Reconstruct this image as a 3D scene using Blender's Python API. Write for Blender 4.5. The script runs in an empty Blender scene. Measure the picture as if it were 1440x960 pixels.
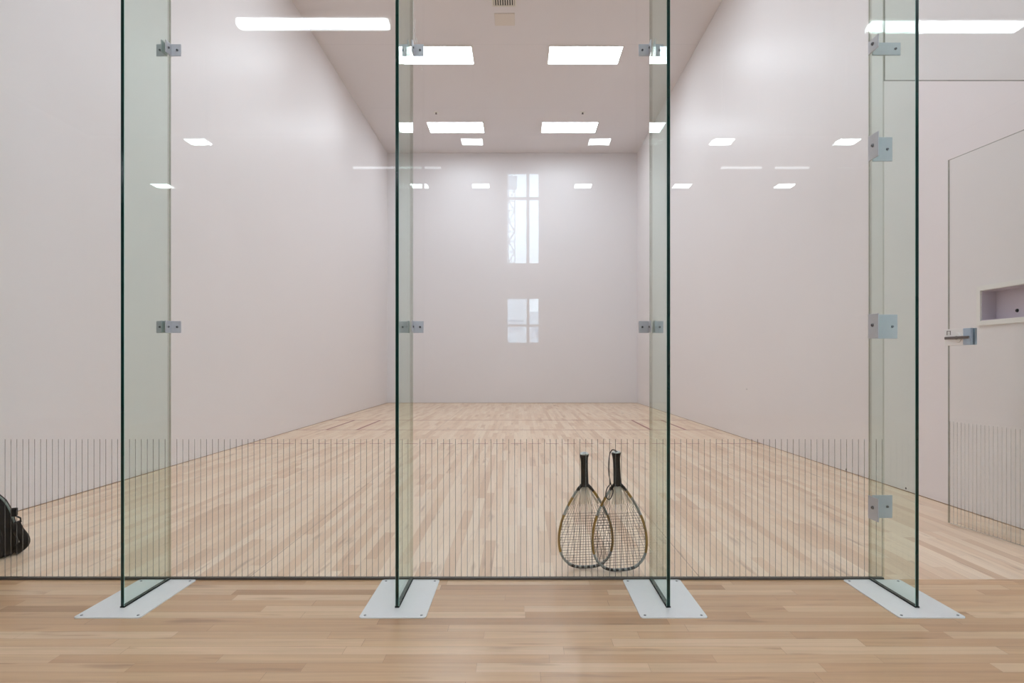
import bpy, bmesh, math, random
from mathutils import Vector, Matrix
random.seed(7)
S = bpy.context.scene
C = S.collection
PI = math.pi

# ------------------------------------------------------------------ materials
def new_mat(name):
    m = bpy.data.materials.new(name); m.use_nodes = True
    nt = m.node_tree; nt.nodes.clear()
    out = nt.nodes.new('ShaderNodeOutputMaterial')
    return m, nt, out

def principled(name, col, rough=0.5, metal=0.0, spec=0.5, coat=0.0, noise=0.0, nscale=8.0, emit=None, estr=0.0):
    m, nt, out = new_mat(name)
    p = nt.nodes.new('ShaderNodeBsdfPrincipled')
    p.inputs['Base Color'].default_value = (*col, 1)
    p.inputs['Roughness'].default_value = rough
    p.inputs['Metallic'].default_value = metal
    p.inputs['Specular IOR Level'].default_value = spec
    p.inputs['Coat Weight'].default_value = coat
    if emit:
        p.inputs['Emission Color'].default_value = (*emit, 1)
        p.inputs['Emission Strength'].default_value = estr
    if noise:
        tc = nt.nodes.new('ShaderNodeTexCoord'); n = nt.nodes.new('ShaderNodeTexNoise')
        n.inputs['Scale'].default_value = nscale; n.inputs['Detail'].default_value = 4
        nt.links.new(tc.outputs['Object'], n.inputs['Vector'])
        r = nt.nodes.new('ShaderNodeMapRange')
        r.inputs['To Min'].default_value = 1 - noise; r.inputs['To Max'].default_value = 1 + noise
        nt.links.new(n.outputs['Fac'], r.inputs['Value'])
        v = nt.nodes.new('ShaderNodeVectorMath'); v.operation = 'SCALE'
        v.inputs[0].default_value = col
        nt.links.new(r.outputs['Result'], v.inputs['Scale'])
        nt.links.new(v.outputs['Vector'], p.inputs['Base Color'])
    nt.links.new(p.outputs['BSDF'], out.inputs['Surface'])
    return m

def mathn(nt, op, a, b=None, c=None):
    n = nt.nodes.new('ShaderNodeMath'); n.operation = op
    for i, v in enumerate((a, b, c)):
        if v is None: continue
        if isinstance(v, (int, float)): n.inputs[i].default_value = v
        else: nt.links.new(v, n.inputs[i])
    return n.outputs[0]

def glass_mat(name, tint, f0=0.04, gain=1.0):
    """thin sheet glass: tinted straight-through light plus Schlick reflection"""
    m, nt, out = new_mat(name)
    g = nt.nodes.new('ShaderNodeNewGeometry')
    d = nt.nodes.new('ShaderNodeVectorMath'); d.operation = 'DOT_PRODUCT'
    nt.links.new(g.outputs['Incoming'], d.inputs[0]); nt.links.new(g.outputs['Normal'], d.inputs[1])
    c = mathn(nt, 'ABSOLUTE', d.outputs['Value'])
    k = mathn(nt, 'POWER', mathn(nt, 'SUBTRACT', 1.0, c), 5.0)
    f = mathn(nt, 'MULTIPLY_ADD', k, (1 - f0) * gain, f0)
    t = nt.nodes.new('ShaderNodeBsdfTransparent'); t.inputs['Color'].default_value = (*tint, 1)
    gl = nt.nodes.new('ShaderNodeBsdfGlossy'); gl.inputs['Roughness'].default_value = 0.0
    gl.inputs['Color'].default_value = (0.97, 1.0, 0.985, 1)
    mx = nt.nodes.new('ShaderNodeMixShader')
    nt.links.new(f, mx.inputs[0]); nt.links.new(t.outputs[0], mx.inputs[1]); nt.links.new(gl.outputs[0], mx.inputs[2])
    nt.links.new(mx.outputs[0], out.inputs['Surface'])
    return m

def wall_mat(name, col, rough, seam_axis=None, seam0=0.0, seam_step=1.22, seam_strength=0.05, spec=0.5):
    """painted hardboard court panel: faint mottling and faint butt joints"""
    m, nt, out = new_mat(name)
    p = nt.nodes.new('ShaderNodeBsdfPrincipled')
    p.inputs['Specular IOR Level'].default_value = spec
    g = nt.nodes.new('ShaderNodeNewGeometry')
    sx = nt.nodes.new('ShaderNodeSeparateXYZ'); nt.links.new(g.outputs['Position'], sx.inputs[0])
    n = nt.nodes.new('ShaderNodeTexNoise'); n.inputs['Scale'].default_value = 0.9; n.inputs['Detail'].default_value = 5
    nt.links.new(g.outputs['Position'], n.inputs['Vector'])
    val = mathn(nt, 'MULTIPLY_ADD', n.outputs['Fac'], 0.05, 0.975)
    if seam_axis is not None:
        for ax, st, o in seam_axis:
            q = mathn(nt, 'FRACT', mathn(nt, 'DIVIDE', mathn(nt, 'SUBTRACT', sx.outputs[ax], o), st))
            q = mathn(nt, 'LESS_THAN', q, 0.005 / st)
            val = mathn(nt, 'SUBTRACT', val, mathn(nt, 'MULTIPLY', q, seam_strength))
    v = nt.nodes.new('ShaderNodeVectorMath'); v.operation = 'SCALE'; v.inputs[0].default_value = col
    nt.links.new(val, v.inputs['Scale']); nt.links.new(v.outputs[0], p.inputs['Base Color'])
    rr = mathn(nt, 'MULTIPLY_ADD', n.outputs['Fac'], 0.12, rough - 0.06)
    nt.links.new(rr, p.inputs['Roughness'])
    b = nt.nodes.new('ShaderNodeBump'); b.inputs['Strength'].default_value = 0.02; b.inputs['Distance'].default_value = 0.01
    n2 = nt.nodes.new('ShaderNodeTexNoise'); n2.inputs['Scale'].default_value = 2.5; nt.links.new(g.outputs['Position'], n2.inputs['Vector'])
    nt.links.new(n2.outputs['Fac'], b.inputs['Height']); nt.links.new(b.outputs[0], p.inputs['Normal'])
    nt.links.new(p.outputs[0], out.inputs['Surface'])
    return m

def plank_mat(name, along, width, length, cols, gapcol, rough, gapw=0.0012, seams=(), grain=0.25, streak=0.0, spec=0.5):
    m, nt, out = new_mat(name)
    L = nt.links.new
    g = nt.nodes.new('ShaderNodeNewGeometry')
    sx = nt.nodes.new('ShaderNodeSeparateXYZ'); L(g.outputs['Position'], sx.inputs[0])
    u, v = (sx.outputs[0], sx.outputs[1]) if along == 'X' else (sx.outputs[1], sx.outputs[0])
    vs = mathn(nt, 'DIVIDE', mathn(nt, 'ADD', v, 50.0), width)
    row = mathn(nt, 'FLOOR', vs)
    wn = nt.nodes.new('ShaderNodeTexWhiteNoise'); wn.noise_dimensions = '1D'; L(row, wn.inputs['W'])
    # length differs from row to row
    ln = mathn(nt, 'MULTIPLY_ADD', wn.outputs['Value'], length * 0.9, length * 0.55)
    us = mathn(nt, 'ADD', mathn(nt, 'DIVIDE', mathn(nt, 'ADD', u, 50.0), ln), mathn(nt, 'MULTIPLY', wn.outputs['Value'], 17.31))
    col = mathn(nt, 'FLOOR', us)
    cb = nt.nodes.new('ShaderNodeCombineXYZ'); L(row, cb.inputs[0]); L(col, cb.inputs[1])
    w2 = nt.nodes.new('ShaderNodeTexWhiteNoise'); w2.noise_dimensions = '3D'; L(cb.outputs[0], w2.inputs['Vector'])
    ramp = nt.nodes.new('ShaderNodeValToRGB')
    el = ramp.color_ramp.elements
    while len(el) < len(cols): el.new(0.5)
    for i, (ps, cc) in enumerate(cols):
        el[i].position = ps; el[i].color = (*cc, 1)
    L(w2.outputs['Value'], ramp.inputs[0])
    # grain, stretched along the board
    c2 = nt.nodes.new('ShaderNodeCombineXYZ')
    L(mathn(nt, 'MULTIPLY', u, 1.6), c2.inputs[0]); L(mathn(nt, 'MULTIPLY', v, 34.0), c2.inputs[1])
    L(mathn(nt, 'MULTIPLY', w2.outputs['Value'], 40.0), c2.inputs[2])
    ns = nt.nodes.new('ShaderNodeTexNoise'); ns.inputs['Scale'].default_value = 1.0; ns.inputs['Detail'].default_value = 5
    ns.inputs['Roughness'].default_value = 0.62; ns.inputs['Distortion'].default_value = 0.5
    L(c2.outputs[0], ns.inputs['Vector'])
    gr = mathn(nt, 'MULTIPLY_ADD', ns.outputs['Fac'], grain, 1 - grain * 0.5)
    # occasional mineral streaks and small knots
    c3 = nt.nodes.new('ShaderNodeCombineXYZ')
    L(mathn(nt, 'MULTIPLY', u, 2.6), c3.inputs[0]); L(mathn(nt, 'MULTIPLY', v, 22.0), c3.inputs[1])
    L(mathn(nt, 'MULTIPLY', w2.outputs['Value'], 13.0), c3.inputs[2])
    n3 = nt.nodes.new('ShaderNodeTexNoise'); n3.inputs['Scale'].default_value = 1.0; n3.inputs['Detail'].default_value = 2
    L(c3.outputs[0], n3.inputs['Vector'])
    mr = nt.nodes.new('ShaderNodeMapRange'); mr.inputs['From Min'].default_value = 0.63; mr.inputs['From Max'].default_value = 0.76
    mr.inputs['To Min'].default_value = 0; mr.inputs['To Max'].default_value = streak
    L(n3.outputs['Fac'], mr.inputs['Value'])
    fv = mathn(nt, 'FRACT', vs); fu = mathn(nt, 'FRACT', us)
    gap = mathn(nt, 'MAXIMUM', mathn(nt, 'LESS_THAN', fv, gapw / width), mathn(nt, 'LESS_THAN', fu, gapw / length))
    for s0 in seams:
        dd = mathn(nt, 'ABSOLUTE', mathn(nt, 'SUBTRACT', v, s0))
        gap = mathn(nt, 'MAXIMUM', gap, mathn(nt, 'MULTIPLY', mathn(nt, 'LESS_THAN', dd, 0.0022), 2.2))
    sc = nt.nodes.new('ShaderNodeVectorMath'); sc.operation = 'SCALE'
    sm = nt.nodes.new('ShaderNodeMix'); sm.data_type = 'RGBA'
    L(mr.outputs['Result'], sm.inputs['Factor']); L(ramp.outputs['Color'], sm.inputs['A']); sm.inputs['B'].default_value = (0.30, 0.165, 0.085, 1)
    L(sm.outputs['Result'], sc.inputs[0]); L(gr, sc.inputs['Scale'])
    mx = nt.nodes.new('ShaderNodeMix'); mx.data_type = 'RGBA'
    L(mathn(nt, 'MINIMUM', mathn(nt, 'MULTIPLY', gap, 0.60), 0.9), mx.inputs['Factor'])
    L(sc.outputs[0], mx.inputs['A']); mx.inputs['B'].default_value = (*gapcol, 1)
    p = nt.nodes.new('ShaderNodeBsdfPrincipled')
    L(mx.outputs['Result'], p.inputs['Base Color'])
    p.inputs['Roughness'].default_value = rough; p.inputs['Specular IOR Level'].default_value = spec
    bp = nt.nodes.new('ShaderNodeBump'); bp.inputs['Strength'].default_value = 0.06; bp.inputs['Distance'].default_value = 0.004
    L(ns.outputs['Fac'], bp.inputs['Height']); L(bp.outputs[0], p.inputs['Normal'])
    L(p.outputs[0], out.inputs['Surface'])
    return m

def emission(name, col, st):
    m, nt, out = new_mat(name)
    e = nt.nodes.new('ShaderNodeEmission'); e.inputs[0].default_value = (*col, 1); e.inputs[1].default_value = st
    nt.links.new(e.outputs[0], out.inputs[0])
    return m

def stripe_mat(name, col=(0.28, 0.27, 0.25), fac=0.55):
    m, nt, out = new_mat(name)
    t = nt.nodes.new('ShaderNodeBsdfTransparent')
    d = nt.nodes.new('ShaderNodeBsdfDiffuse'); d.inputs[0].default_value = (*col, 1)
    mx = nt.nodes.new('ShaderNodeMixShader'); mx.inputs[0].default_value = fac
    nt.links.new(t.outputs[0], mx.inputs[1]); nt.links.new(d.outputs[0], mx.inputs[2]); nt.links.new(mx.outputs[0], out.inputs[0])
    return m

WALLC = (0.800, 0.762, 0.758)
M = {}
M['wall_side'] = wall_mat('court wall paint', WALLC, 0.42, ((1, 2.44, 0.3), (2, 2.44, 0.02)), seam_strength=0.02)
M['wall_front'] = wall_mat('court front wall paint', (0.80, 0.775, 0.785), 0.34, ((0, 1.22, 0.0), (2, 2.44, 0.0)), seam_strength=0.015)
M['ceil_court'] = wall_mat('court ceiling paint', (0.77, 0.735, 0.74), 0.6, ((1, 2.44, -0.17),), seam_strength=0.22, spec=0.3)
M['lobby_wall'] = wall_mat('lobby wall paint', (0.36, 0.34, 0.34), 0.6)
M['lobby_ceiling'] = wall_mat('lobby ceiling paint', (0.60, 0.57, 0.56), 0.7)
M['floor_court'] = plank_mat('court maple', 'Y', 0.057, 0.75,
    [(0.0, (0.64, 0.435, 0.28)), (0.18, (0.72, 0.52, 0.355)), (0.55, (0.785, 0.60, 0.43)), (1.0, (0.84, 0.675, 0.505))],
    (0.30, 0.17, 0.09), 0.30, 0.0010, seams=(-1.198, 0.802), grain=0.34, streak=0.60)
M['floor_lobby'] = plank_mat('lobby maple', 'X', 0.057, 0.85,
    [(0.0, (0.45, 0.262, 0.135)), (0.14, (0.575, 0.352, 0.19)), (0.6, (0.645, 0.415, 0.235)), (1.0, (0.75, 0.52, 0.32))],
    (0.20, 0.11, 0.06), 0.25, 0.0012, grain=0.55, streak=0.55)
M['glass_panel'] = glass_mat('clear glass panel', (0.968, 0.978, 0.970), f0=0.02)
M['glass_fin'] = glass_mat('green tinted fin glass', (0.895, 0.945, 0.918), f0=0.02, gain=0.22)
M['glass_edge'] = principled('dark green glass edge', (0.001, 0.024, 0.018), 0.12, spec=0.5, noise=0.35, nscale=3)
M['panel_edge'] = glass_mat('polished panel edge', (0.42, 0.43, 0.39))
M['clear_edge'] = glass_mat('clear butt edge', (0.74, 0.75, 0.71), gain=0.3)
M['fin_arris'] = principled('pale green polished arris', (0.30, 0.52, 0.44), 0.3)
M['seal'] = principled('black seal', (0.004, 0.004, 0.004), 0.6, spec=0.15)
M['stripes'] = stripe_mat('etched grey stripe')
M['door_stripes'] = stripe_mat('etched pale grey stripe', (0.38, 0.37, 0.35), 0.45)
M['plate'] = principled('white painted steel plate', (0.84, 0.85, 0.83), 0.16, noise=0.03, nscale=20)
M['screw'] = principled('dull steel screw', (0.20, 0.20, 0.21), 0.35, metal=0.9)
M['clamp'] = principled('grey brushed steel clamp', (0.56, 0.57, 0.60), 0.38, metal=0.1, noise=0.06, nscale=60)
M['rail'] = principled('dark bronze base channel', (0.10, 0.085, 0.07), 0.35, metal=0.3)
M['line'] = principled('thin red floor paint', (0.30, 0.09, 0.07), 0.4)
M['dark_line'] = principled('dark joint at wall foot', (0.30, 0.19, 0.11), 0.6)
M['white_trim'] = principled('white enamel trim', (0.82, 0.80, 0.76), 0.35)
M['niche'] = principled('lilac grey niche lining', (0.62, 0.55, 0.62), 0.45)
M['lock'] = principled('brushed stainless lock patch', (0.82, 0.81, 0.79), 0.3, metal=0.15)
M['lockblue'] = principled('pale blue steel cover', (0.42, 0.52, 0.62), 0.3, metal=0.2)
M['lever'] = principled('dark satin lever', (0.17, 0.15, 0.14), 0.3, metal=0.8)
M['court_light'] = emission('court light diffuser', (0.94, 1.02, 1.12), 15.0)
M['strip_light'] = emission('lobby strip tube', (0.94, 1.02, 1.12), 27.0)
M['dim_light'] = emission('far lobby strip tube', (0.95, 1.0, 1.1), 7.0)
M['square_light'] = emission('lobby square diffuser', (0.94, 1.02, 1.12), 34.0)
M['vent'] = principled('ivory vent enamel', (0.72, 0.68, 0.60), 0.5)
M['black'] = principled('black void', (0.01, 0.01, 0.01), 0.8)
M['cream'] = principled('cream ceiling plate', (0.72, 0.65, 0.575), 0.5)
M['grip'] = principled('black rubber grip', (0.005, 0.005, 0.005), 0.7, spec=0.25, noise=0.3, nscale=200)
M['gold'] = principled('ochre gold frame lacquer', (0.34, 0.19, 0.030), 0.28, coat=0.4, noise=0.3, nscale=40)
M['silver'] = principled('grey frame lacquer', (0.32, 0.33, 0.30), 0.3, noise=0.2, nscale=60)
M['blk_lacquer'] = principled('black frame lacquer', (0.012, 0.011, 0.011), 0.3)
M['string'] = principled('brown grey string', (0.075, 0.048, 0.040), 0.45)
M['string_light'] = principled('cream string', (0.80, 0.72, 0.60), 0.4)
M['cap'] = principled('pale grey butt cap', (0.55, 0.58, 0.55), 0.4)
M['bag'] = principled('black nylon', (0.006, 0.006, 0.007), 0.8, spec=0.2, noise=0.3, nscale=40)
M['bag_trim'] = principled('grey green webbing', (0.22, 0.27, 0.24), 0.6)
M['bag_logo'] = principled('pale patch', (0.6, 0.58, 0.55), 0.6)
M['mullion'] = principled('pale aluminium window frame', (0.60, 0.62, 0.64), 0.4)
M['facade'] = principled('blue grey facade', (0.74, 0.80, 0.86), 0.7, noise=0.08, nscale=0.3)
M['facade_glass'] = principled('blue facade glazing', (0.42, 0.52, 0.62), 0.3)
M['crane'] = principled('grey crane steel', (0.60, 0.64, 0.68), 0.5)
M['asphalt'] = principled('pale paving', (0.35, 0.35, 0.34), 0.8, noise=0.1, nscale=0.5)

# ------------------------------------------------------------------ mesh helpers
class MB:
    def __init__(s): s.bm = bmesh.new()
    def box(s, lo, hi, mi=0, rot=None, bevel=0.0):
        lo = Vector(lo); hi = Vector(hi)
        r = bmesh.ops.create_cube(s.bm, size=1.0)
        vs = r['verts']; c = (lo + hi) / 2; d = hi - lo
        bmesh.ops.scale(s.bm, vec=d, verts=vs)
        fs = set(f for v in vs for f in v.link_faces)
        if bevel:
            es = list(set(e for v in vs for e in v.link_edges))
            rr = bmesh.ops.bevel(s.bm, geom=es, offset=bevel, segments=2, affect='EDGES', profile=0.5)
            vs = list(set(v for f in rr['faces'] for v in f.verts) | set(v for v in vs if v.is_valid))
            fs = set(f for v in vs for f in v.link_faces)
        if rot is not None: bmesh.ops.rotate(s.bm, cent=(0, 0, 0), matrix=rot, verts=vs)
        bmesh.ops.translate(s.bm, vec=c, verts=vs)
        for f in fs: f.material_index = mi
        return fs
    def cyl(s, p0, p1, r0, r1=None, seg=16, mi=0, caps=True):
        p0 = Vector(p0); p1 = Vector(p1); r1 = r0 if r1 is None else r1
        d = p1 - p0; q = d.to_track_quat('Z', 'Y').to_matrix()
        a = [s.bm.verts.new(p0 + q @ Vector((r0 * math.cos(2 * PI * i / seg), r0 * math.sin(2 * PI * i / seg), 0))) for i in range(seg)]
        b = [s.bm.verts.new(p1 + q @ Vector((r1 * math.cos(2 * PI * i / seg), r1 * math.sin(2 * PI * i / seg), 0))) for i in range(seg)]
        for i in range(seg):
            f = s.bm.faces.new((a[i], a[(i + 1) % seg], b[(i + 1) % seg], b[i])); f.material_index = mi; f.smooth = True
        if caps:
            f = s.bm.faces.new(a[::-1]); f.material_index = mi
            f = s.bm.faces.new(b); f.material_index = mi
    def tube(s, pts, rx, ry=None, seg=8, closed=False, mi=None, nrm=Vector((0, 1, 0))):
        """sweep an ellipse along pts lying roughly in a plane whose normal is nrm: rx in plane, ry along nrm"""
        pts = [Vector(p) for p in pts]; n = len(pts); ry = rx if ry is None else ry
        rings = []
        for i, p in enumerate(pts):
            if closed: t = pts[(i + 1) % n] - pts[i - 1]
            else: t = pts[min(i + 1, n - 1)] - pts[max(i - 1, 0)]
            t.normalize(); side = t.cross(nrm)
            if side.length < 1e-5: side = Vector((1, 0, 0))
            side.normalize(); up = side.cross(t).normalized()
            fx = rx(i / max(1, n - 1)) if callable(rx) else rx
            fy = ry(i / max(1, n - 1)) if callable(ry) else ry
            rings.append([s.bm.verts.new(p + side * fx * math.cos(2 * PI * k / seg) + up * fy * math.sin(2 * PI * k / seg)) for k in range(seg)])
        m = n if closed else n - 1
        for i in range(m):
            a, b = rings[i], rings[(i + 1) % n]
            for k in range(seg):
                f = s.bm.faces.new((a[k], a[(k + 1) % seg], b[(k + 1) % seg], b[k])); f.smooth = True
                f.material_index = mi(i / m) if callable(mi) else (mi or 0)
        if not closed:
            s.bm.faces.new(rings[0][::-1]); s.bm.faces.new(rings[-1])
    def prism(s, poly, z0, z1, mi=0, mat=None):
        a = [s.bm.verts.new(Vector((x, y, z0))) for x, y in poly]
        b = [s.bm.verts.new(Vector((x, y, z1))) for x, y in poly]
        fs = [s.bm.faces.new(a[::-1]), s.bm.faces.new(b)]
        for i in range(len(poly)):
            j = (i + 1) % len(poly)
            fs.append(s.bm.faces.new((a[i], a[j], b[j], b[i])))
        for f in fs: f.material_index = mi
        if mat is not None: bmesh.ops.transform(s.bm, matrix=mat, verts=a + b)
    def build(s, name, mats, parent=None, loc=None):
        bmesh.ops.recalc_face_normals(s.bm, faces=s.bm.faces)
        me = bpy.data.meshes.new(name); s.bm.to_mesh(me); s.bm.free()
        if not isinstance(mats, (list, tuple)): mats = [mats]
        for x in mats: me.materials.append(x)
        o = bpy.data.objects.new(name, me); C.objects.link(o)
        if parent is not None: o.parent = parent
        if loc is not None: o.location = loc
        return o

def tag(o, label=None, cat=None, group=None, kind=None):
    if label: o['label'] = label
    if cat: o['category'] = cat
    if group: o['group'] = group
    if kind: o['kind'] = kind
    return o
def empty(name, loc=(0, 0, 0)):
    o = bpy.data.objects.new(name, None); C.objects.link(o); o.location = loc; o.empty_display_size = 0.1
    return o
def dup(root, loc):
    r = root.copy(); C.objects.link(r); r.location = loc
    for ch in list(root.children):
        c = ch.copy(); C.objects.link(c); c.parent = r
        for g in list(ch.children):
            d = g.copy(); C.objects.link(d); d.parent = c
    return r
def struct(name, mb, mats):
    o = mb.build(name, mats); o['kind'] = 'structure'; return o

# ------------------------------------------------------------------ layout (metres)
CAMD, CAMH = 2.68, 0.945
XL, XR, YF, HC = -3.22, 2.88, 12.20, 6.10          # court
LX0, LX1, LY0, LH = -8.0, 7.0, -8.68, 5.20         # lobby
FINS = [-1.535, -0.472, 0.578, 1.540]
GT = 3.66                                          # top of glass
W = 0.2

# --- structure: court
b = MB(); b.box((XL - W, 0, -0.15), (XR + W, YF + W, 0)); fl = struct('floor', b, M['floor_court'])
fl['label'] = 'pale maple strip floor of the court behind the glass'
def mark(x0, x1, y0, y1, mb=None):
    b2 = mb or MB(); b2.box((x0, y0, 0.0002), (x1, y1, 0.0008))
    return b2
lw = 0.038
mark(XL + 0.01, XR - 0.01, 6.1 - lw / 2, 6.1 + lw / 2).build('court_line', M['line'], fl)
mark(XL + 0.01, XR - 0.01, 7.63 - lw / 2, 7.63 + lw / 2).build('court_line', M['line'], fl)
for x in (-2.78, -2.34, 1.90, 2.40):
    mark(x - lw / 2, x + lw / 2, 6.1 + lw / 2, 7.63 - lw / 2).build('court_line', M['line'], fl)
d = mark(XL + 0.01, XL + 0.54, 4.56, 4.56 + lw); mark(XR - 0.54, XR - 0.01, 4.56, 4.56 + lw, d)
x = XL + 0.60
while x < XR - 0.75:
    mark(x, x + 0.15, 4.56, 4.56 + lw, d); x += 0.21
d.build('dashed_court_line', M['line'], fl)

b = MB(); b.box((LX0 - W, LY0 - W, -0.15), (LX1 + W, 0, 0)); o = struct('floor', b, M['floor_lobby'])
o['label'] = 'tan maple strip floor in front of the glass wall'
b = MB(); b.box((XL - W, -0.3, 0), (XL, YF, HC)); struct('wall_left', b, M['wall_side'])
# right wall with an opening for the storage niche
ny0, ny1, nz0, nz1 = 0.36, 1.115, 1.215, 1.402
b = MB()
b.box((XR, -0.3, 0), (XR + W, YF, nz0)); b.box((XR, -0.3, nz1), (XR + W, YF, HC))
b.box((XR, -0.3, nz0), (XR + W, ny0, nz1)); b.box((XR, ny1, nz0), (XR + W, YF, nz1))
wr = struct('wall_right', b, M['wall_side'])
for yy, zz in ((1.857, 0.022), (2.686, 0.018), (5.03, 0.63)):
    b = MB(); b.cyl((XR - 0.0008, yy, zz), (XR + 0.002, yy, zz), 0.008, seg=12); b.build('screw_hole', M['black'], wr)
b = MB(); b.box((XL - W, YF, 0), (XR + W, YF + W, HC)); struct('wall_front', b, M['wall_front'])
b = MB(); b.box((XL - W, -0.3, HC), (XR + W, YF + W, HC + W)); struct('ceiling', b, M['ceil_court'])
# back wall: masonry above the glass and the short return the door hangs on
b = MB(); b.box((XL, -0.1, GT), (XR, 0.1, HC)); b.box((2.665, -0.05, 0), (XR, 0.05, GT)); struct('wall_back', b, M['lobby_wall'])
# dark joints where the walls meet the floor
for k, (lo, hi) in enumerate((((XL, 0.02, 0), (XL + 0.004, YF, 0.005)), ((XR - 0.004, 0.02, 0), (XR, YF, 0.005)), ((XL, YF - 0.004, 0), (XR, YF, 0.006)))):
    b = MB(); b.box(lo, hi); struct('trim_%d' % (k + 1), b, M['dark_line'])

# --- structure: lobby
wins = [(-0.25, 0.40, 2.80, 4.55), (-0.25, 0.40, 1.316, 2.205)]
b = MB()
b.box((LX0, LY0 - W, 0), (wins[0][0], LY0, LH)); b.box((wins[0][1], LY0 - W, 0), (LX1, LY0, LH))
b.box((wins[0][0], LY0 - W, wins[0][3]), (wins[0][1], LY0, LH))
b.box((wins[0][0], LY0 - W, wins[1][3]), (wins[0][1], LY0, wins[0][2]))
b.box((wins[0][0], LY0 - W, 0), (wins[0][1], LY0, wins[1][2]))
struct('wall_lobby_back', b, M['lobby_wall'])
b = MB(); b.box((LX0 - W, LY0 - W, 0), (LX0, 0, LH)); struct('wall_lobby_left', b, M['lobby_wall'])
RW = (-7.2, -5.2, 1.0, 4.2)     # opening added in the right wall, out of view, to bring daylight into the lobby
b = MB(); b.box((LX1, LY0 - W, 0), (LX1 + W, RW[0], LH)); b.box((LX1, RW[1], 0), (LX1 + W, 0, LH))
b.box((LX1, RW[0], 0), (LX1 + W, RW[1], RW[2])); b.box((LX1, RW[0], RW[3]), (LX1 + W, RW[1], LH))
struct('wall_lobby_right', b, M['lobby_wall'])
b = MB(); b.box((LX0 - W, LY0 - W, LH), (LX1 + W, 0, LH + W)); struct('ceiling_lobby', b, M['lobby_ceiling'])
b = MB(); b.box((LX0 - W, -0.1, 0), (XL - W, 0.1, LH + W)); b.box((XR + W, -0.1, 0), (LX1 + W, 0.1, LH + W))
b.box((XL - W, -0.2, GT + 0.3), (XR + W, -0.1, LH + W)); struct('wall_lobby_front', b, M['lobby_wall'])

def window(idx, x0, x1, z0, z1, mx, mz, label):
    b = MB(); t = 0.035; y0, y1 = LY0 - 0.10, LY0 - 0.04
    b.box((x0, y0, z0), (x0 + t, y1, z1)); b.box((x1 - t, y0, z0), (x1, y1, z1))
    b.box((x0 + t, y0, z0), (x1 - t, y1, z0 + t)); b.box((x0 + t, y0, z1 - t), (x1 - t, y1, z1))
    b.box((mx - 0.028, y0, z0 + t), (mx + 0.028, y1, z1 - t))
    b.box((x0 + t, y0, mz - 0.022), (mx - 0.028, y1, mz + 0.022)); b.box((mx + 0.028, y0, mz - 0.022), (x1 - t, y1, mz + 0.022))
    o = struct('window_%d' % idx, b, M['mullion']); o['label'] = label
    b = MB(); b.box((x0 + t, LY0 - 0.074, z0 + t), (x1 - t, LY0 - 0.068, z1 - t)); b.build('pane', M['glass_panel'], o)
window(1, *wins[0], 0.165, 4.05, 'tall four-light window reflected high in the middle glass panel')
window(2, *wins[1], 0.165, 1.67, 'low four-light window reflected in the middle glass panel')
b = MB(); yy = (RW[0], RW[1]); x0, x1 = LX1 + 0.05, LX1 + 0.12
for y in (RW[0], (RW[0] + RW[1]) / 2 - 0.03, RW[1] - 0.06): b.box((x0, y, RW[2]), (x1, y + 0.06, RW[3]))
for z in (RW[2], 2.6, RW[3] - 0.06): b.box((x0 + 0.005, RW[0] + 0.01, z), (x1 - 0.005, RW[1] - 0.01, z + 0.06))
struct('window_3', b, M['mullion'])  # frame of the added, unseen daylight window

# --- base channel under the glass wall (stops at the door opening)
b = MB(); b.box((XL, -0.010, 0), (1.600, 0.010, 0.010), bevel=0.002); struct('trim_4', b, M['rail'])

# ------------------------------------------------------------------ glass wall panels
PIT = 0.0260
def pane_faces(mb):
    """faces with a normal across the sheet stay glass, the rim gets the edge material"""
    pass
def sheet(lo, hi, thin_axis):
    mb = MB(); mb.box(lo, hi, 0)
    mb.bm.normal_update()
    for f in mb.bm.faces:
        n = f.normal
        f.material_index = 0 if abs(n[thin_axis]) > 0.9 else 1
    return mb
x_phase = 0.0
def panel(x0, x1, z0, z1, label, stripes=True, name='glass_screen', edge='clear_edge'):
    root = sheet((x0, -0.006, z0), (x1, 0.006, z1 - 0.004), 1).build(name, [M['glass_panel'], M[edge]])
    tag(root, label, 'glass screen', 'glass wall screens')
    if stripes:
        b = MB()
        k = math.ceil((x0 + 0.012 - 0.0067) / PIT)
        while k * PIT + 0.0067 < x1 - 0.008:
            xx = k * PIT + 0.0067
            b.box((xx - 0.0013, -0.0066, z0 + 0.004), (xx + 0.0013, -0.0061, 0.617)); k += 1
        o = b.build('etched_stripes', M['stripes'], root)
        o['label'] = 'fine vertical grey stripes'
    return root
g = 0.0018
panel(XL + 0.004, FINS[0] - g, 0.0105, GT, 'clear glass wall panel on the far left, in front of the black backpack')
panel(FINS[0] + g, FINS[1] - g, 0.0105, GT, 'wide clear glass panel between the two left-hand green fins')
panel(FINS[1] + g, FINS[2] - g, 0.0105, GT, 'clear glass panel with the two racquets leaning behind it')
drip = bpy.data.objects['glass_screen.002']
rnd = random.Random(3)
def drip_mark(b):
    o = b.build('dried_drip', M['white_trim'], drip); o['label'] = 'white dried drip mark'
for dx, z0, z1, rr in ((0.0075, 2.33, 2.54, 0.0022), (0.0150, 2.34, 2.46, 0.0014), (0.020, 2.342, 2.375, 0.0022)):
    b = MB(); pts = []; z = z1
    while z > z0: pts.append((FINS[1] + dx + rnd.uniform(-0.0022, 0.0022), -0.0066, z)); z -= 0.012
    b.tube(pts, lambda t, r_=rr: r_ * (0.55 + 0.45 * math.sin(t * 23) ** 2), 0.0006, seg=6); drip_mark(b)
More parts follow.
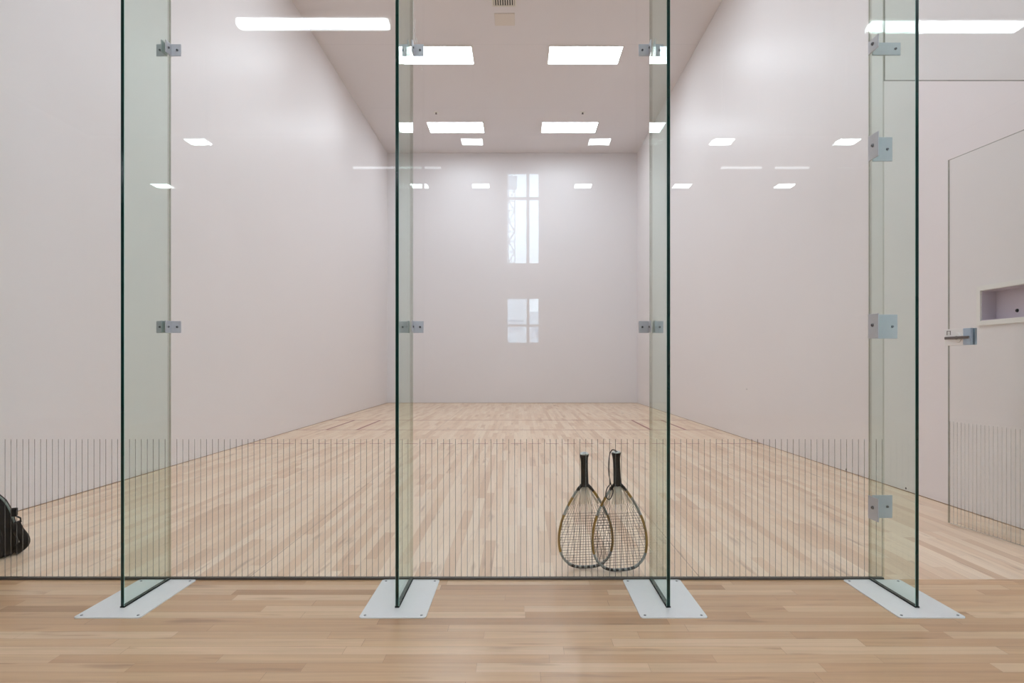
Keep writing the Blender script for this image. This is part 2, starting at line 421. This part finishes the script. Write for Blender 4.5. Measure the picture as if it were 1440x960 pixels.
for dx, z0, ln_ in ((0.030, 2.275, 0.022), (0.108, 2.27, 0.012), (0.045, 2.24, 0.006)):
    b = MB(); b.tube([(FINS[1] + dx, -0.0066, z0), (FINS[1] + dx + 0.001, -0.0066, z0 - ln_)], lambda t: 0.0018 * (1 - 0.6 * t), 0.0006, seg=6); drip_mark(b)
panel(FINS[2] + g, FINS[3] - g, 0.0105, GT, 'clear glass panel between the right-hand pair of green fins, no racquets behind')
panel(FINS[3] + g, 1.602, 0.0105, GT, 'narrow striped glass strip behind the fin nearest the door')
panel(1.606, 2.655, 2.192, GT, 'clear glass transom panel above the door opening', stripes=False, edge='panel_edge')

# ------------------------------------------------------------------ fins, plates, clamps
fin_lab = ['green-edged glass fin at the far left of the row', 'green-edged glass fin second from the left, left of the racquets',
           'green-edged glass fin just right of the racquets', 'green-edged glass fin beside the door opening']
plate_lab = ['white steel floor plate under the fin at the far left', 'white steel floor plate under the second fin from the left',
             'white steel floor plate under the fin right of the racquets', 'white steel floor plate under the fin beside the door opening']
def rrect(hx, hy, r, n=5):
    pts = []
    for cx, cy, a0 in ((hx - r, hy - r, 0), (-hx + r, hy - r, 90), (-hx + r, -hy + r, 180), (hx - r, -hy + r, 270)):
        for i in range(n + 1):
            a = math.radians(a0 + 90 * i / n); pts.append((cx + r * math.cos(a), cy + r * math.sin(a)))
    return pts
def fin_sheet(fx):
    mb = MB(); h, c = 0.0070, 0.0011
    mb.prism([(fx + h, -0.0075), (fx - h, -0.0075), (fx - h, -0.322 + c), (fx - h + c, -0.322), (fx + h - c, -0.322), (fx + h, -0.322 + c)], 0.009, GT - 0.02)
    bmesh.ops.recalc_face_normals(mb.bm, faces=mb.bm.faces); mb.bm.normal_update()
    for f in mb.bm.faces:
        n = f.normal
        f.material_index = 0 if abs(n.x) > 0.95 else 2 if n.y > 0.9 else 3 if abs(n.x) > 0.3 else 1
    return mb.build('glass_fin', [M['glass_fin'], M['glass_edge'], M['clear_edge'], M['fin_arris']])
for i, fx in enumerate(FINS):
    f = fin_sheet(fx)
    tag(f, fin_lab[i], 'glass fin', 'upright glass fins')
    b = MB(); b.box((fx - 0.0086, -0.3235, 0.0042), (fx + 0.0086, -0.012, 0.0085)); o = b.build('bottom_seal', M['seal'], f)
    # plate
    root = empty('floor_plate', (fx, -0.214, 0)); tag(root, plate_lab[i], 'floor plate', 'white fin base plates')
    b = MB(); b.prism(rrect(0.125, 0.200, 0.012), 0.0, 0.0040); b.build('plate', M['plate'], root)
    for sx in (-1, 1):
        for sy in (-1, 1):
            b = MB(); c = Vector((sx * 0.106, sy * 0.180, 0))
            b.cyl(c + Vector((0, 0, 0.0040)), c + Vector((0, 0, 0.0058)), 0.0052, 0.0038, 14)
            b.build('screw', M['screw'], root)

def screw_on(parent, p, n, r=0.0052, h=0.004):
    b = MB(); p = Vector(p); n = Vector(n)
    b.cyl(p, p + n * h, r, r * 0.8, 14, 0); b.cyl(p + n * h, p + n * (h + 0.0003), r * 0.42, r * 0.42, 6, 1)
    return b.build('screw', [M['screw'], M['black']], parent)
where = ['far-left fin', 'second fin from the left', 'fin right of the racquets']
def angle_clamp(fx, z, label):
    root = empty('glass_clamp', (fx, 0, z)); tag(root, label, 'clamp', 'steel clamps on the glass fins')
    for s in (-1, 1):
        b = MB(); h = 0.026
        xa, xb = sorted((s * 0.0074, s * 0.0540))
        b.box((xa, -0.0115, -h), (xb, -0.0070, h), bevel=0.0008)          # leaf on the panel
        xa, xb = sorted((s * 0.0074, s * 0.0114))
        b.box((xa, -0.0510, -h), (xb, -0.0112, h), bevel=0.0008)          # leaf on the fin
        br = b.build('angle_bracket', M['clamp'], root)
        screw_on(br, (s * 0.0380, -0.0115, 0), (0, -1, 0)); screw_on(br, (s * 0.0114, -0.0330, 0), (s, 0, 0))
for i in range(3):
    angle_clamp(FINS[i], 1.108, 'small grey steel clamp at waist height on the ' + where[i])
    angle_clamp(FINS[i], 2.320, 'small grey steel clamp high up on the ' + where[i])
def door_clamp(z, hh, wx, label):
    fx = FINS[3]
    root = empty('glass_clamp', (fx, 0, z)); tag(root, label, 'clamp', 'large clamps beside the door opening')
    b = MB(); b.box((0.0074, -0.0130, -hh), (wx, -0.0070, hh), bevel=0.001); br = b.build('panel_leaf', M['clamp'], root)
    screw_on(br, (wx - 0.022, -0.0130, 0.0), (0, -1, 0), 0.006)
    b = MB(); b.box((-0.0118, -0.0850, -hh), (-0.0074, -0.0105, hh), bevel=0.001)
    fr = b.build('fin_leaf', M['clamp'], root)
    screw_on(fr, (-0.0118, -0.046, 0.004), (-1, 0, 0), 0.008, 0.005)
door_clamp(2.325, 0.028, 0.130, 'slim steel clamp at the top of the fin beside the door opening')
door_clamp(1.886, 0.053, 0.094, 'square steel clamp second from the top beside the door opening')
door_clamp(1.110, 0.053, 0.116, 'square steel clamp at waist height beside the door opening')
door_clamp(0.322, 0.050, 0.094, 'square steel clamp near the floor beside the door opening')

# ------------------------------------------------------------------ open glass door
hinge = Vector((2.652, 0.0, 0)); free = Vector((2.540, 0.922, 0))
dl = (free - hinge).length; ang = math.atan2(free.y - hinge.y, free.x - hinge.x)
# local frame: +X from hinge to free edge, Y thickness
door = sheet((0.012, -0.006, 0.010), (dl, 0.006, 2.150), 1).build('door_1', [M['glass_panel'], M['panel_edge']])
door.location = hinge; door.rotation_euler = (0, 0, ang); door['kind'] = 'structure'
door['label'] = 'open glass door with fine stripes, swung into the court'
b = MB(); xx = 0.03
while xx < dl - 0.01:
    b.box((xx - 0.0013, 0.0061, 0.014), (xx + 0.0013, 0.0066, 0.610)); xx += PIT
b.build('etched_stripes', M['door_stripes'], door)
# lock patch near the free edge (both faces), camera sees the +Y local face
for side in (1, -1):
    b = MB(); ya, yb = sorted((side * 0.0064, side * 0.020))
    b.box((dl - 0.120, ya, 1.055), (dl + 0.010 * 1, yb, 1.150), bevel=0.002)
    lk = b.build('lock_plate', M['lock'], door)
    b = MB(); b.box((dl - 0.172, ya, 1.055), (dl - 0.1205, yb, 1.150), bevel=0.002); b.build('lock_cover', M['lockblue'], lk)
    b = MB(); yc = side * 0.020
    b.cyl((dl - 0.085, yc, 1.098), (dl - 0.085, yc + side * 0.006, 1.098), 0.030, 0.027, 24); b.build('rose', M['lock'], lk)
    b = MB(); b.cyl((dl - 0.085, yc + side * 0.0062, 1.098), (dl - 0.085, yc + side * 0.010, 1.098), 0.010)
    y0, y1 = sorted((yc + side * 0.0085, yc + side * 0.0165))
    b.box((dl - (0.172 if side > 0 else 0.130), y0, 1.090), (dl - 0.006, y1, 1.106), bevel=0.003); b.build('lever_handle', M['lever'], lk)
    b = MB(); y0, y1 = sorted((yc, yc + side * 0.002)); cx, cz = dl - 0.022, 1.128
    b.box((cx - 0.013, y0, cz + 0.010), (cx + 0.013, y1, cz + 0.013)); b.box((cx - 0.013, y0, cz - 0.012), (cx - 0.010, y1, cz + 0.010)); b.box((cx + 0.010, y0, cz - 0.012), (cx + 0.013, y1, cz + 0.010))
    b.build('indicator_frame', M['lever'], lk)
for z in (0.25, 1.90):
    b = MB(); b.box((-0.012, -0.012, z - 0.045), (0.06, -0.0064, z + 0.045), bevel=0.001); b.box((-0.012, 0.0064, z - 0.045), (0.06, 0.012, z + 0.045), bevel=0.001)
    b.build('hinge', M['clamp'], door)

# ------------------------------------------------------------------ storage niche in the right wall
root = empty('wall_niche', (XR, (ny0 + ny1) / 2, nz0)); tag(root, 'white-framed recessed storage niche in the right court wall behind the glass door', 'niche')
hy, hz, t = (ny1 - ny0) / 2, nz1 - nz0, 0.030
b = MB()
b.box((-0.010, -hy - t, -t), (0, hy + t, 0)); b.box((-0.010, -hy - t, hz), (0, hy + t, hz + t))
b.box((-0.010, -hy - t, 0), (0, -hy, hz)); b.box((-0.010, hy, 0), (0, hy + t, hz)); b.build('frame', M['white_trim'], root)
b = MB(); dpt = 0.09; e = 0.004
b.box((0, -hy + 0.001, 0.001), (dpt, hy - 0.001, e)); b.box((0, -hy + 0.001, hz - e), (dpt, hy - 0.001, hz - 0.001))
b.box((0, -hy + 0.001, e), (dpt, -hy + e, hz - e)); b.box((0, hy - e, e), (dpt, hy - 0.001, hz - e)); b.box((dpt - e, -hy + e, e), (dpt, hy - e, hz - e))
b.build('lining', M['niche'], root)
b = MB(); b.cyl((dpt - e, 0.21, 0.05), (dpt - e - 0.006, 0.21, 0.05), 0.011, 0.009, 12); b.build('screw', M['black'], root)

# ------------------------------------------------------------------ court ceiling lights
def troffer():
    root = empty('ceiling_light')
    b = MB(); w, d_, t = 0.61, 0.305, 0.018
    b.box((-w, -d_, -0.012), (w, -d_ + t, -0.001)); b.box((-w, d_ - t, -0.012), (w, d_, -0.001))
    b.box((-w, -d_ + t, -0.012), (-w + t, d_ - t, -0.001)); b.box((w - t, -d_ + t, -0.012), (w, d_ - t, -0.001))
    b.build('frame', M['white_trim'], root)
    b = MB(); b.box((-w + t, -d_ + t, -0.008), (w - t, d_ - t, -0.003)); b.build('diffuser', M['court_light'], root)
    return root
base = troffer(); first = True
for r, y in enumerate((1.28, 4.38, 7.48, 10.58)):
    for s in (-1, 1):
        loc = (-0.14 + s * 1.23, y, HC)
        o = base if first else dup(base, loc)
        o.location = loc; first = False
        side = 'left' if s < 0 else 'right'
        rn = ['row closest to the glass wall', 'second row from the glass wall', 'third row, the larger pair seen from outside', 'row closest to the front wall'][r]
        tag(o, 'bright rectangular court ceiling light on the %s, %s' % (side, rn), 'ceiling light', 'court ceiling lights')

for s in (-1, 1):  # two extra panels added out of view to brighten the lobby floor
    o = dup(base, (-0.2 + s * 1.6, -2.9, LH))
    tag(o, 'added unseen fill light above the lobby floor, %s' % ('to the left' if s < 0 else 'to the right'), 'ceiling light', 'added lobby fill lights')

# vent, access plate, sprinklers on the court ceiling
root = empty('ceiling_vent', (-0.215, 5.92, HC)); tag(root, 'slotted ceiling vent at the top of the picture', 'vent')
b = MB(); h = 0.17
b.box((-h, -h, -0.012), (h, -h + 0.02, -0.001)); b.box((-h, h - 0.02, -0.012), (h, h, -0.001)); b.box((-h, -h + 0.02, -0.012), (-h + 0.02, h - 0.02, -0.001)); b.box((h - 0.02, -h + 0.02, -0.012), (h, h - 0.02, -0.001))
b.build('frame', M['vent'], root)
b = MB(); b.box((-h + 0.02, -h + 0.02, -0.003), (h - 0.02, h - 0.02, -0.001)); b.build('backing', M['black'], root)
for k in range(9):
    b = MB(); xx = -h + 0.034 + k * 0.034
    b.box((xx - 0.009, -h + 0.02, -0.011), (xx + 0.009, h - 0.02, -0.0045)); b.build('slat', M['vent'], root)
b = MB(); b.box((-0.150, -0.16, -0.010), (0.150, 0.16, 0), bevel=0.003); o = b.build('ceiling_plate', M['cream'], loc=(-0.215, 6.43, HC)); tag(o, 'cream square cover plate on the ceiling just past the vent', 'cover plate')
for k, (x, lab) in enumerate(((-1.70, 'small round sprinkler head on the ceiling, left of the vent line'), (1.30, 'small round sprinkler head on the ceiling, right of the vent line'))):
    root = empty('ceiling_sprinkler', (x, 9.80, HC)); tag(root, lab, 'sprinkler', 'ceiling sprinklers')
    b = MB(); b.cyl((0, 0, -0.006), (0, 0, 0), 0.055, 0.058, 24); b.build('escutcheon', M['white_trim'], root)
    b = MB(); b.cyl((0, 0, -0.03), (0, 0, -0.006), 0.012); b.cyl((0, 0, -0.034), (0, 0, -0.030), 0.022); b.build('deflector', M['lever'], root)

# ------------------------------------------------------------------ lobby lights (seen as reflections in the glass)
def strip(x, y, z, ln, r, mat, label, group):
    root = empty('strip_light', (x, y, z)); tag(root, label, 'strip light', group)
    b = MB(); b.box((-ln / 2, -r, -r), (ln / 2, r, r * 0.2), bevel=r * 0.35); b.build('tube', mat, root)
    b = MB(); b.box((-ln / 2 - 0.01, -r * 1.1, r * 0.25), (ln / 2 + 0.01, r * 1.1, r * 1.2)); b.build('housing', M['white_trim'], root)
    for s in (-1, 1):
        b = MB(); b.cyl((s * ln * 0.42, 0, r * 1.2), (s * ln * 0.42, 0, LH - z), 0.004, seg=8); b.build('hanging_rod', M['crane'], root)
S1 = 857 / 4.83
strip((441 - 730) / S1, -2.15, CAMH + (512 - 31) / S1, 213 / S1, 0.045, M['strip_light'], 'bright linear light reflected at the upper left, beside the far-left fin', 'bright lobby strip lights')
strip((1327 - 730) / S1, -2.15, CAMH + (512 - 35) / S1, 213 / S1, 0.045, M['strip_light'], 'bright linear light reflected at the upper right, crossing the fin beside the door', 'bright lobby strip lights')
S2 = 857 / 9.3
for x0, x1, lab in ((497, 620, 'long faint strip light reflected left of the second fin'), (1014, 1071, 'short faint strip light reflected on the right-hand panel, left one of two'), (1090, 1138, 'short faint strip light reflected on the right-hand panel, right one of two')):
    strip(((x0 + x1) / 2 - 730) / S2, -6.62, CAMH + 277 / S2, (x1 - x0) / S2, 0.022, M['dim_light'], lab, 'faint lobby strip lights')
def square():
    root = empty('pendant_panel_light')
    b = MB(); b.box((-0.14, -0.105, -0.012), (0.14, 0.105, -0.004)); b.build('diffuser', M['square_light'], root)
    b = MB(); b.box((-0.146, -0.111, -0.0035), (0.146, 0.111, 0.03), bevel=0.003); b.build('housing', M['white_trim'], root)
    b = MB(); b.cyl((0, 0, 0.03), (0, 0, LH - 3.945), 0.006, seg=8); b.build('hanging_rod', M['white_trim'], root)
    return root
sq = square(); first = True
row1 = [(1190, 'rightmost of the upper row'), (1015, 'second from the right in the upper row'), (843, 'upper row, just left of the third fin'), (664, 'upper row, just right of the second fin'), (279, 'leftmost of the upper row')]
row2 = [(1103, 'rightmost of the lower row'), (959, 'lower row, just right of the third fin'), (820, 'lower row, right of the reflected window'), (676, 'lower row, left of the reflected window'), (590, 'lower row, touching the second fin'), (229, 'lower row, seen through the far-left fin')]
for rows, dd in ((row1, 8.21), (row2, 10.24)):
    for px, w_ in rows:
        loc = ((px - 730) * dd / 857, -(dd - CAMD), 3.945)
        o = sq if first else dup(sq, loc); o.location = loc; first = False
        tag(o, 'small square light reflected in the glass, ' + w_, 'ceiling light', 'small square lobby lights')

# ------------------------------------------------------------------ racquets
PROF = [(0.0, 0.0), (0.030, 0.001), (0.058, 0.007), (0.083, 0.022), (0.103, 0.045), (0.116, 0.075), (0.122, 0.11), (0.1225, 0.145), (0.118, 0.185),
        (0.109, 0.225), (0.096, 0.262), (0.080, 0.298), (0.062, 0.332), (0.044, 0.362), (0.028, 0.385), (0.018, 0.398)]
def catmull(pts, n=4):
    out = []
    P = [pts[0]] + pts + [pts[-1]]
    for i in range(1, len(P) - 2):
        for k in range(n):
            t = k / n; r = []
            for a in range(len(pts[0])):
                p0, p1, p2, p3 = P[i - 1][a], P[i][a], P[i + 1][a], P[i + 2][a]
                r.append(0.5 * (2 * p1 + (p2 - p0) * t + (2 * p0 - 5 * p1 + 4 * p2 - p3) * t * t + (3 * p1 - p0 - 3 * p2 + p3) * t ** 3))
            out.append(tuple(r))
    out.append(pts[-1]); return out
def halfw(z):
    for (w0, z0), (w1, z1) in zip(PROF, PROF[1:]):
        if z0 <= z <= z1 and z1 > z0: return w0 + (w1 - w0) * (z - z0) / (z1 - z0)
    return 0.0
def racquet(label, cord):
    root = empty('racquetball_racquet'); tag(root, label, 'racquet', 'racquets leaning on the glass')
    half = catmull(PROF, 5)
    R = [(w, 0, z + 0.006) for w, z in half]; Lh = [(-w, 0, z + 0.006) for w, z in half]
    loop = R[::-1] + Lh[1:]
    def mi(t):
        d = abs(t - 0.5) * 2          # 0 at the tip, 1 at the throat
        if d < 0.16: return 2 if (int(d * 60) % 3) else 1
        if d < 0.34: return 1
        if d < 0.66: return 0
        if d < 0.74: return 1
        if d < 0.82: return 0 if t > 0.5 else 1
        if d < 0.90: return 1 if t > 0.5 else 0
        return 2
    b = MB(); b.tube(loop, 0.0060, 0.0078, seg=10, mi=mi); b.build('frame', [M['gold'], M['silver'], M['blk_lacquer']], root)
    # bumper guard round the tip
    b = MB(); n = [p for p in loop if p[2] < 0.030]; b.tube([(x * 1.018, y, z - 0.0048) for x, y, z in n], 0.0022, 0.0070, seg=8)
    b.build('bumper_guard', M['blk_lacquer'], root)
    # string bed
    b = MB(); r = 0.00085
    def seg_(p, q, rr=r): b.cyl(p, q, rr, seg=5, caps=False)
    ends = []; tops = []
    nb = 13
    for k in range(nb):
        xb = -0.096 + 0.192 * k / (nb - 1); zb = 0.0
        while halfw(zb) < abs(xb) and zb < 0.14: zb += 0.002
        ends.append((xb, zb + 0.006))
    for zz in (0.075, 0.12, 0.17, 0.225):
        for s in (-1, 1): ends.append((s * halfw(zz), zz + 0.006))
    for k, (xb, zb) in enumerate(sorted(ends)):
        xt = xb / 0.12 * 0.015
        f_ = (0.402 - 0.315) / (0.402 - zb); xm = xt + (xb - xt) * f_
        seg_((xm, 0.0006 * (-1) ** k, 0.315), (xb, 0.0006 * (-1) ** k, zb)); tops.append((xt, xm, k))
    zc = 0.022
    while zc < 0.268:
        w = halfw(zc); seg_((-w, 0.0003, zc + 0.006), (w, -0.0003, zc + 0.006)); zc += 0.0128
    b.build('string_bed', M['string'], root)
    b = MB()
    for xt, xm, k in tops:
        b.tube([(xt, 0.0006 * (-1) ** k, 0.402), ((xt + xm) / 2, 0.0006 * (-1) ** k, 0.3585), (xm, 0.0006 * (-1) ** k, 0.315)], 0.0022 if k % 2 else 0.0010, seg=6)
    b.build('throat_strings', M['string_light'], root)
    # throat bridge and handle
    b = MB()
    b.tube([(-0.030, 0, 0.388), (-0.0155, 0, 0.405), (0, 0, 0.4085), (0.0155, 0, 0.405), (0.030, 0, 0.388)], 0.0068, 0.0110, seg=10)
    b.build('throat', M['grip'], root)
    b = MB(); prof = [(0.402, 0.0175), (0.42, 0.0172), (0.47, 0.0160), (0.515, 0.0158), (0.535, 0.0175), (0.548, 0.0210), (0.5525, 0.0212)]
    b.tube([(0, 0, z) for z, _ in prof], lambda t: prof[round(t * (len(prof) - 1))][1], lambda t: prof[round(t * (len(prof) - 1))][1] * 0.86, seg=8)
    hd = b.build('handle', M['grip'], root)
    b = MB(); b.cyl((0, 0, 0.553), (0, 0, 0.5575), 0.0195, 0.0175, 20, 0); b.cyl((0, 0, 0.5576), (0, 0, 0.5582), 0.0085, 0.0085, 12, 1)
    b.build('butt_cap', [M['cap'], M['blk_lacquer']], hd)
    if cord:
        pts = [(0.002, -0.002, 0.557), (-0.008, -0.006, 0.566), (-0.020, -0.006, 0.566), (-0.030, -0.004, 0.545), (-0.0355, 0, 0.50), (-0.036, 0, 0.455), (-0.032, 0, 0.425),
               (-0.034, 0, 0.408), (-0.046, 0, 0.392), (-0.054, -0.004, 0.368), (-0.051, -0.010, 0.350), (-0.040, -0.012, 0.343), (-0.029, -0.011, 0.356), (-0.022, -0.010, 0.380), (-0.027, -0.005, 0.400), (-0.032, 0.002, 0.422)]
        b = MB(); b.tube(catmull(pts, 5), 0.0024, seg=8); b.build('wrist_cord', M['grip'], root)
    return root
def place(rq, tipx, tipy, roll, butty):
    # local z axis leans toward the glass; roll turns the face in its own plane
    lean = math.asin((tipy - butty) / 0.558)
    m = Matrix.Rotation(lean, 4, 'X') @ Matrix.Rotation(roll, 4, 'Y')
    rq.matrix_world = Matrix.Translation((tipx, tipy, 0.0045)) @ m
r1 = racquet('gold and grey racquet leaning on the glass, without a wrist cord, overlapped by the other', False)
place(r1, (825 - 730) / 306, 0.137, math.radians(-2.2), 0.028)
r2 = racquet('gold and grey racquet with a black wrist cord, right of the other racquet', True)
place(r2, (872 - 730) / 307, 0.096, math.radians(-3.2), 0.030)

# ------------------------------------------------------------------ backpack
root = empty('backpack', (-2.665, 0.30, 0)); root.rotation_euler = (0, 0, math.radians(30)); tag(root, 'black backpack with grey-green strap on the court floor at the left edge', 'backpack')
def lofted(mb, secs, seg=28, e=0.75, mi=0):
    rings = []
    for z, hx, hy, cx, cy in secs:
        ring = []
        for k in range(seg):
            a = 2 * PI * k / seg; c, s = math.cos(a), math.sin(a)
            ring.append(mb.bm.verts.new((cx + hx * abs(c) ** e * (1 if c >= 0 else -1), cy + hy * abs(s) ** e * (1 if s >= 0 else -1), z)))
        rings.append(ring)
    for a, b_ in zip(rings, rings[1:]):
        for k in range(seg):
            f = mb.bm.faces.new((a[k], a[(k + 1) % seg], b_[(k + 1) % seg], b_[k])); f.smooth = True; f.material_index = mi
    mb.bm.faces.new(rings[0][::-1]); mb.bm.faces.new(rings[-1])
b = MB(); lofted(b, [(0.0, 0.150, 0.095, 0, 0), (0.012, 0.166, 0.110, 0, 0), (0.06, 0.170, 0.118, 0, 0), (0.14, 0.160, 0.114, 0, 0), (0.21, 0.145, 0.102, 0, 0), (0.265, 0.120, 0.086, 0, 0.004), (0.305, 0.086, 0.066, 0, 0.008), (0.328, 0.050, 0.040, 0, 0.010), (0.336, 0.015, 0.012, 0, 0.010)])
body = b.build('body', M['bag'], root)
b = MB(); lofted(b, [(0.012, 0.120, 0.030, 0, -0.125), (0.03, 0.134, 0.040, 0, -0.128), (0.10, 0.134, 0.042, 0, -0.128), (0.16, 0.118, 0.034, 0, -0.118), (0.185, 0.07, 0.018, 0, -0.108)])
pk = b.build('front_pocket', M['bag'], root)
b = MB(); b.tube([(-0.06, -0.169, 0.09), (-0.03, -0.171, 0.105), (0.0, -0.172, 0.092), (0.03, -0.171, 0.105), (0.06, -0.169, 0.09)], 0.007, 0.003, seg=6); b.build('pale_tab', M['bag_logo'], pk)
b = MB(); b.tube(catmull([(0.168, -0.03, 0.02), (0.196, -0.035, 0.045), (0.200, -0.04, 0.075), (0.176, -0.04, 0.12), (0.160, -0.035, 0.16)], 4), 0.022, 0.034, seg=10); b.build('side_pocket', M['bag'], root)
b = MB(); b.tube(catmull([(0.060, -0.030, 0.322), (0.092, -0.034, 0.304), (0.122, -0.036, 0.268), (0.142, -0.036, 0.225), (0.153, -0.036, 0.185), (0.160, -0.036, 0.15), (0.164, -0.036, 0.12)], 5), 0.010, 0.004, seg=8, nrm=Vector((1, 0, 0.3)))
b.build('strap', M['bag_trim'], root)
b = MB(); b.tube(catmull([(-0.045, 0.0, 0.326), (-0.03, 0.0, 0.356), (0.03, 0.0, 0.356), (0.045, 0.0, 0.326)], 5), 0.008, 0.004, seg=8); b.build('carry_handle', M['bag'], root)
b = MB(); b.box((0.150, -0.075, 0.195), (0.176, -0.045, 0.235), bevel=0.004); b.tube([(0.168, -0.062, 0.197), (0.188, -0.064, 0.184), (0.190, -0.064, 0.166), (0.164, -0.060, 0.150)], 0.004, seg=6)
b.build('buckle', M['bag'], root)

# ------------------------------------------------------------------ outside the lobby windows
root = empty('tower_crane', (-0.98, -77.0, -6)); tag(root, 'lattice crane mast reflected in the tall window', 'crane')
b = MB(); w = 0.42; n = 30; st = 1.35
for sx in (-1, 1):
    for sy in (-1, 1): b.box((sx * w - 0.06, sy * w - 0.06, 0), (sx * w + 0.06, sy * w + 0.06, n * st))
for k in range(n):
    z0 = k * st; s = 1 if k % 2 else -1
    for sy in (-1, 1):
        b.cyl((-w * s, sy * w, z0), (w * s, sy * w, z0 + st), 0.045, seg=6); b.cyl((-w, sy * w, z0), (w, sy * w, z0), 0.045, seg=6)
b.build('mast', M['crane'], root)
b = MB(); b.box((-0.7, -0.6, 29.9), (0.7, 0.6, 31.4), bevel=0.1); b.build('cab', M['crane'], root)
def block(x, y, w, dpt, h, label):
    root = empty('office_block', (x, y, -6)); tag(root, label, 'building', 'buildings outside')
    b = MB(); b.box((-w / 2, -dpt, 0), (w / 2, 0, h)); b.build('facade', M['facade'], root)
    k = 0; z = 1.0
    while z < h - 1.4:
        b = MB(); b.box((-w / 2 + 0.3, 0.0, z), (w / 2 - 0.3, 0.05, z + 1.1)); b.build('window_band', M['facade_glass'], root); z += 2.3
block(-2.6, -57.3, 6.6, 8, 13.8, 'blue-grey building filling the low reflected window')
block(4.2, -70, 5.8, 8, 13.2, 'blue-grey building at the right of the low reflected window')
b = MB(); b.box((-60, -120, -6.2), (60, LY0 - 3, -6.0)); o = b.build('ground_outside', M['asphalt']); o['kind'] = 'structure'

# ------------------------------------------------------------------ world, camera, colour
wd = bpy.data.worlds.new('World'); S.world = wd; wd.use_nodes = True
bg = wd.node_tree.nodes['Background']; bg.inputs[0].default_value = (0.66, 0.82, 1.0, 1); bg.inputs[1].default_value = 13.0
cam = bpy.data.cameras.new('camera'); co = bpy.data.objects.new('camera', cam); C.objects.link(co)
co.location = (0, -CAMD, CAMH); co.rotation_euler = (PI / 2, 0, 0)
cam.sensor_width = 36; cam.lens = 36.0 * 857 / 1440; cam.shift_x = -10 / 1440; cam.shift_y = 32 / 1440; cam.clip_start = 0.02; cam.clip_end = 400
S.camera = co
S.view_settings.view_transform = 'Standard'; S.view_settings.look = 'None'; S.view_settings.gamma = 1.0
S.view_settings.use_curve_mapping = False; S.view_settings.exposure = 0.03
S.cycles.transparent_max_bounces = 32; S.cycles.max_bounces = 12; S.cycles.diffuse_bounces = 6; S.cycles.glossy_bounces = 6
S.cycles.use_denoising = True
